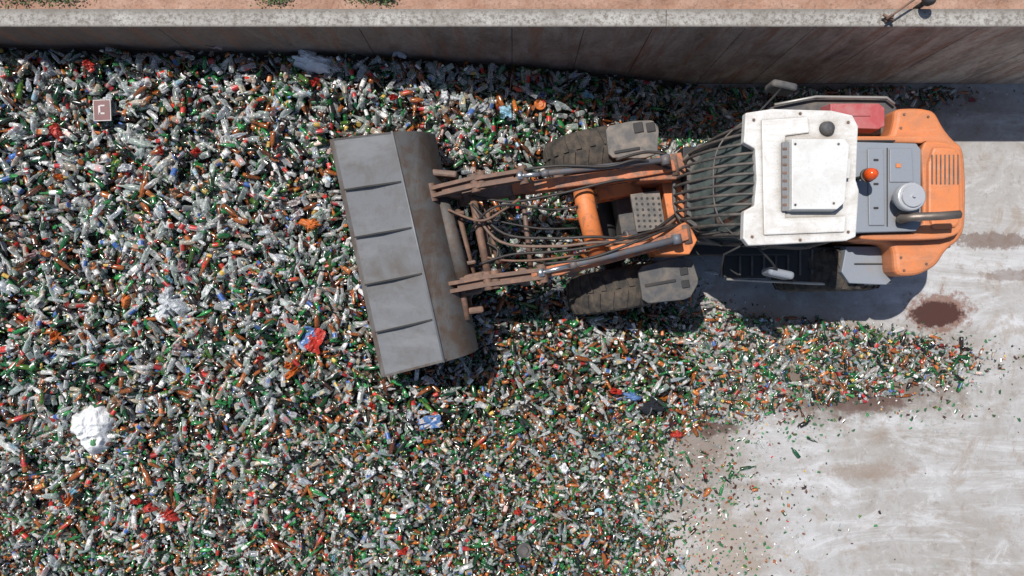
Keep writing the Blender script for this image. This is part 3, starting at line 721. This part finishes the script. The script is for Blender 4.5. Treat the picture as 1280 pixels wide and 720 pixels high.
def wheel(cx,cy,ang,R=.74,W=.54):
    e=empty('wheel',(cx,cy,R),L); Rm=Matrix.Rotation(ang,3,'Z'); c=Vector((cx,cy,R)); n_=64
    prof=[(-.46,.50),(-.53,.62),(-.55,.74),(-.52,.86),(-.44,.93),(-.32,.965),(-.15,.98),(0,.985),(.15,.98),(.32,.965),(.44,.93),(.52,.86),(.55,.74),(.53,.62),(.46,.50)]
    g=MB(); vs=[]
    for (a,r) in prof:
        for k in range(n_):
            th=2*math.pi*k/n_; vs.append(c+Rm@Vector((r*R*math.cos(th),a*W,r*R*math.sin(th))))
    fs=[[i*n_+k,i*n_+(k+1)%n_,(i+1)*n_+(k+1)%n_,(i+1)*n_+k] for i in range(len(prof)-1) for k in range(n_)]
    g.add(vs,fs,0,True)
    for k in range(24):
        for s in(-1,1):
            th=2*math.pi*(k+(.5 if s>0 else 0))/24
            pts=[]
            for (yy,rr,dt) in((.03,.975,0),(.30,.955,.05),(.49,.89,.085)):
                for dth in(-.05,.05):
                    for up in(0,.05):
                        t2=th+dt+dth; pts.append(c+Rm@Vector(((rr+up)*R*math.cos(t2),s*yy*W,(rr+up)*R*math.sin(t2))))
            g.add(pts,[[0,1,3,2],[0,4,5,1],[2,3,7,6],[1,5,7,3],[0,2,6,4],[4,8,9,5],[6,7,11,10],[5,9,11,7],[4,6,10,8],[8,10,11,9]])
    obj('tyre',g,['rubber'],e)
    g=MB()
    for s in(-1,1):
        g.tube([c+Rm@Vector((0,s*W*.12,0)),c+Rm@Vector((0,s*W*.30,0))],[R*.5,R*.48],28); g.tube([c+Rm@Vector((0,s*W*.3,0)),c+Rm@Vector((0,s*W*.48,0))],[R*.22,R*.18],18)
    obj('rim',g,['orange_d'],e)
fa=math.radians(10)
Cf=Vector((1.38,.97,0))
for s in(1,-1):
    q=Cf+lt*(.99*s); wheel(q.x,q.y,fa)
for s in(1,-1): wheel(4.62,1.22+.97*s,math.radians(1))
g=MB(); g.tube([Cf-lt*.75+Vector((0,0,.72)),Cf+lt*.75+Vector((0,0,.72))],.13,14); obj('axle',g,['black'],L)
g=MB(); g.tube([(4.62,.4,.72),(4.62,2.0,.72)],.13,14); obj('axle',g,['black'],L)
def fender(pts,z,ribs):
    g=MB(); g.prism([P(a,b_,z)[:2] for a,b_ in chaikin(list(pts),1,.12)],z-.09,z)
    for a,b_,c_,d_ in ribs: g.box(P((a+c_)/2,(b_+d_)/2,z+.005),(abs(c_-a)/91,abs(d_-b_)/91,.025),fa,1)
    return g
g=fender([(757,158),(790,151),(816,150),(824,160),(822,192),(805,198),(761,197)],1.6,[(792,153,804,166),(808,153,819,165),(768,186,800,190)])
obj('fender',g,['fend','black'],L,bevel=.012,label='dusty grey front mudguard with dark slots')
g=fender([(797,334),(850,320),(866,326),(874,352),(862,374),(804,380)],1.6,[(806,352,845,356),(852,350,862,360),(850,334,860,344)])
obj('fender',g,['dgrey','black'],L,bevel=.012)
g=MB(); g.box((4.2,1.22,.95),(3.2,.85,.7)); g.box((3.1,1.2,1.25),(1.5,1.5,.35)); obj('rear_chassis',g,['black'],L,bevel=.02)
cab=empty('cab',(3.3,1.25,1.4),L)
g=MB(); g.prism([(2.30,.85),(2.45,.60),(3.95,.52),(3.95,1.98),(2.45,1.90),(2.30,1.65)],1.35,1.85)
for (x0,y0,x1,y1) in((2.42,.7,2.78,.62),(2.42,1.8,2.78,1.9),(3.9,.56,3.86,.62),(3.9,1.94,3.86,1.9),(3.3,.54,3.3,.6),(3.3,1.96,3.3,1.9)):
    g.tube([(x0,y0,1.8),(x1,y1,3.0)],.045,8)
obj('cab_shell',g,['dgrey'],cab,bevel=.02)
g=MB(); lowr=[(2.36,.95),(2.33,1.25),(2.36,1.55),(2.55,1.86),(3.9,1.93),(3.9,.57),(2.55,.64)]; upr=[(2.80,.9),(2.78,1.25),(2.80,1.6),(2.88,1.84),(3.84,1.88),(3.84,.62),(2.88,.66)]
vs=[(a,b_,1.85) for a,b_ in lowr]+[(a,b_,2.98) for a,b_ in upr]; g.add(vs,[[i,(i+1)%7,7+(i+1)%7,7+i] for i in range(7)]+[list(range(7,14))])
obj('cab_window',g,['glasswin'],cab)
g=MB()
roof=[(932,141),(965,136),(1040,138),(1066,144),(1073,158),(1070,225),(1074,238),(1070,296),(1058,301),(960,306),(936,307),(929,298),(930,264),(943,257),(946,225),(944,186),(930,178)]
g.prism([P(a,b_,3.08)[:2] for a,b_ in roof],2.96,3.08,0)
g.prism([P(a,b_,3.1)[:2] for a,b_ in((952,150),(1010,146),(1012,166),(982,170),(982,272),(1058,270),(1056,290),(955,294))],3.078,3.105,0)
obj('roof_panel',g,['white'],cab,bevel=.02)
g=MB(); g.prism([P(a,b_,3.2)[:2] for a,b_ in((987,172),(1056,172),(1062,180),(1056,255),(1046,264),(987,264))],3.075,3.22,0,.05)
g.prism([P(a,b_,3.2)[:2] for a,b_ in((1056,196),(1066,198),(1064,222),(1054,222))],3.075,3.16,0)
for a,b_ in((994,180),(1048,180),(994,256),(1042,254)): q=P(a,b_,3.222); g.tube([q,q+Vector((0,0,.012))],.014,8,1)
for k in range(5): g.box(P(1000+k*9,259.5,3.2),(.04,.02,.03),0,1)
obj('roof_hatch',g,['white2','dgrey'],cab,bevel=.018)
g=MB(); g.box(P(981,221,3.13),(.07,.78,.05),0,0)
for k in range(8): g.box(P(981,186+k*10,3.158),(.05,.03,.012),0,1)
obj('roof_vent',g,['steel','rust'],cab,bevel=.006)
g=MB(); q=P(1033,161,3.08); g.tube([q,q+Vector((0,0,.05)),q+Vector((0,0,.075))],[.085,.075,.03],18); obj('roof_antenna_base',g,['dgrey'],cab)
for (a,b_) in((942,150),(1060,153),(940,296),(1060,290),(1000,300),(1000,142)):
    g=MB(); q=P(a,b_,3.08); g.tube([q,q+Vector((0,0,.012))],.016,8); obj('roof_bolt',g,['rust'],cab)
def gp(t_,s):
    e=(2*s-1)
    bul=(1-.80*abs(e)**3.2)
    return Vector((2.90-.78*math.sin(t_*math.pi/2)*bul,1.26+.77*e*(1-.10*t_),3.02-1.0*(1-math.cos(t_*math.pi/2))-.12*t_))
for k in range(14):
    s=k/13; g=MB(); g.tube([gp(t_/12,s) for t_ in range(13)],.019,8); obj('guard_bar',g,['guard'],cab)
for t_,r in((0.02,.022),(.45,.011),(1,.028)):
    g=MB(); g.tube([gp(t_,s/40) for s in range(41)],r,8); obj('guard_hoop',g,['guard'],cab)
def mirror(c,mat,arm0):
    e=empty('mirror',P(*c),L); q=P(*c); g=MB(); g.box(q,(.32,.10,.30),math.radians(-12)); obj('mirror_housing',g,[mat],e,bevel=.04)
    g=MB(); g.tube([P(*arm0),P(*arm0).lerp(q,.6)+Vector((0,0,.08)),q+Vector((0,0,.05))],.014,8); obj('mirror_arm',g,['black'],e)
mirror((972,342,2.35),'grey',(945,306,2.95)); mirror((976,110,2.35),'dgrey',(948,141,2.95))
g=MB(); g.tube([P(935,303,2.7),P(905,318,2.5),P(900,345,2.3)],.013,8); obj('grab_rail',g,['black'],L)
g=MB(); g.prism([P(a,b_,1.3)[:2] for a,b_ in((905,309),(1062,309),(1062,348),(1000,354),(985,345),(905,347))],1.22,1.3)
for k in range(9): g.box(P(925+k*15,328,1.315),(.03,.36,.03),0,1)
g.box(P(935,332,.95),(.5,.36,.06)); g.box(P(930,334,.6),(.45,.3,.05))
obj('access_step',g,['black','dgrey'],L,bevel=.006)
g=MB(); g.tube([P(990,353,1.36),P(1060,356,1.36),P(1114,353,1.42)],.022,8); g.tube([P(908,349,1.32),P(990,353,1.36)],.018,8); obj('step_rail',g,['edge'],L)
g=MB(); g.prism([P(a,b_,1.55)[:2] for a,b_ in((1058,308),(1110,308),(1119,316),(1119,346),(1108,356),(1062,354),(1052,340))],1.35,1.55)
g.box(P(1086,330,1.555),(.4,.02,.02),0,1)
obj('rear_fender',g,['grey','black'],L,bevel=.03)
g=MB(); g.prism([P(a,b_,1.6)[:2] for a,b_ in((962,134),(1000,124),(1060,121),(1112,124),(1122,134),(1120,168),(1000,170),(966,160))],1.38,1.6)
obj('rear_fender',g,['dgrey'],L,bevel=.03)
g=MB(); g.tube([P(968,131,1.68),P(1020,121,1.68),P(1108,122,1.68),P(1118,130,1.68)],.02,8); obj('step_rail',g,['edge'],L)
g=MB(); g.prism([P(a,b_,1.85)[:2] for a,b_ in((1036,128),(1100,128),(1108,134),(1108,158),(1100,162),(1036,160))],1.6,1.84,0,.06)
g.box(P(1074,144,1.845),(.3,.03,.02)); obj('storage_box',g,['red'],L,bevel=.03)
hood=empty('engine_hood',(5.0,1.25,1.4),L)
g=MB(); g.prism([P(a,b_,2.15)[:2] for a,b_ in((1068,176),(1146,178),(1152,186),(1152,282),(1146,290),(1068,292))],1.5,2.15,0,.02)
g.prism([P(a,b_,2.16)[:2] for a,b_ in((1084,186),(1104,186),(1106,282),(1086,282))],2.14,2.17)
g.prism([P(a,b_,2.16)[:2] for a,b_ in((1112,186),(1140,186),(1142,228),(1112,228))],2.14,2.165)
obj('hood_panel',g,['grey'],hood,bevel=.02)
g=MB(); g.box(P(1123,207,2.17),(.06,.05,.01)); obj('hood_badge',g,['orange'],hood)
for k in range(3):
    g=MB(); g.box(P(1095,200+k*30,2.172),(.06,.025,.008),0); obj('hood_latch',g,['black'],hood)
g=MB(); g.box(P(1109,234,2.155),(.008,1.0,.012)); obj('hood_seam',g,['black'],hood)
g=MB(); g.box(P(1092,177,2.1),(.5,.02,.1)); obj('hood_seam',g,['black'],hood)
def pr(name,pts,z0,z1,ins=0,mat='orange',par=None,bv=.035,ck=0):
    g=MB(); pts=list(pts)
    if ck: pts=chaikin(pts,ck,.2)
    g.prism([P(a,b_,z1)[:2] for a,b_ in pts],z0,z1,0,ins); return obj(name,g,[mat],par or L,bevel=bv)
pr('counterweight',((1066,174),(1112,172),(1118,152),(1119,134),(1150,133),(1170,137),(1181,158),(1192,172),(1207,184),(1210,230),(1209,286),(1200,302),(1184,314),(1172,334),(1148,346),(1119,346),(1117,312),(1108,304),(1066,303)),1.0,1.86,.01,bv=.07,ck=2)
pr('rear_cowl',((1150,176),(1180,176),(1198,182),(1204,194),(1206,282),(1198,294),(1176,300),(1075,301),(1075,292),(1153,291),(1154,240)),1.6,2.05,.01,par=hood,bv=.05,ck=1)
pr('hood_side_strip',((1070,170),(1152,170),(1160,176),(1152,179),(1070,178)),1.6,2.05,par=hood,bv=.02)
pr('rear_door',((1160,182),(1194,183),(1201,192),(1202,278),(1194,287),(1160,288)),1.9,2.09,.03,par=hood,bv=.03,ck=1)
pr('counterweight_base',((1100,165),(1190,172),(1190,310),(1100,318)),.7,1.3,mat='orange_d')
for k in range(7):
    g=MB(); g.box(P(1165+k*5.4,212,2.09),(.016,.38,.008)); obj('grille_slot',g,['dgrey'],hood)
for k,(a,b_) in enumerate(((1130,143),(1160,146),(1130,338),(1158,330),(1126,160),(1126,322))):
    g=MB(); q=P(a,b_,1.862); g.tube([q,q+Vector((0,0,.012))],.016,8); obj('bolt',g,['rust'],L)
bc=empty('beacon',P(1086,219,2.5),L)
q=P(1085,219,2.45); g=MB(); g.tube([(q.x,q.y,2.1),(q.x,q.y,2.42)],.025,8); g.tube([(q.x,q.y,2.42),(q.x,q.y,2.46)],.088,18); obj('beacon_base',g,['dgrey'],bc)
g=MB(); g.tube([(q.x,q.y,2.46),(q.x,q.y,2.53),(q.x,q.y,2.585),(q.x,q.y,2.605)],[.078,.078,.06,.02],18); obj('beacon_lens',g,['beacon'],bc)
pc=empty('air_precleaner',P(1142,245,2.5),L)
q=P(1142,245,2.5); g=MB(); g.tube([(q.x,q.y,2.1),(q.x,q.y,2.36)],.09,16); g.tube([(q.x,q.y,2.34),(q.x,q.y,2.36),(q.x,q.y,2.46),(q.x,q.y,2.47)],[.165,.175,.175,.16],28); obj('precleaner_bowl',g,['silver'],pc)
g=MB(); g.tube([(q.x,q.y,2.47),(q.x,q.y,2.50)],[.135,.13],28); g.tube([(q.x,q.y,2.50),(q.x,q.y,2.53)],.02,8); obj('precleaner_lid',g,['silver'],pc)
g=MB(); g.tube([P(1124,274,2.1),P(1128,273,2.3),P(1142,271,2.38),P(1175,270,2.42),P(1200,268,2.44)],[.06,.056,.053,.053,.051],16); g.tube([P(1128,272,2.12),P(1128,272,2.2)],.09,16)
a=P(1200,268,2.44); g.tube([a,a+Vector((.004,0,0))],.04,14,1); obj('exhaust_pipe',g,['pipe','black'],L)
print('done')
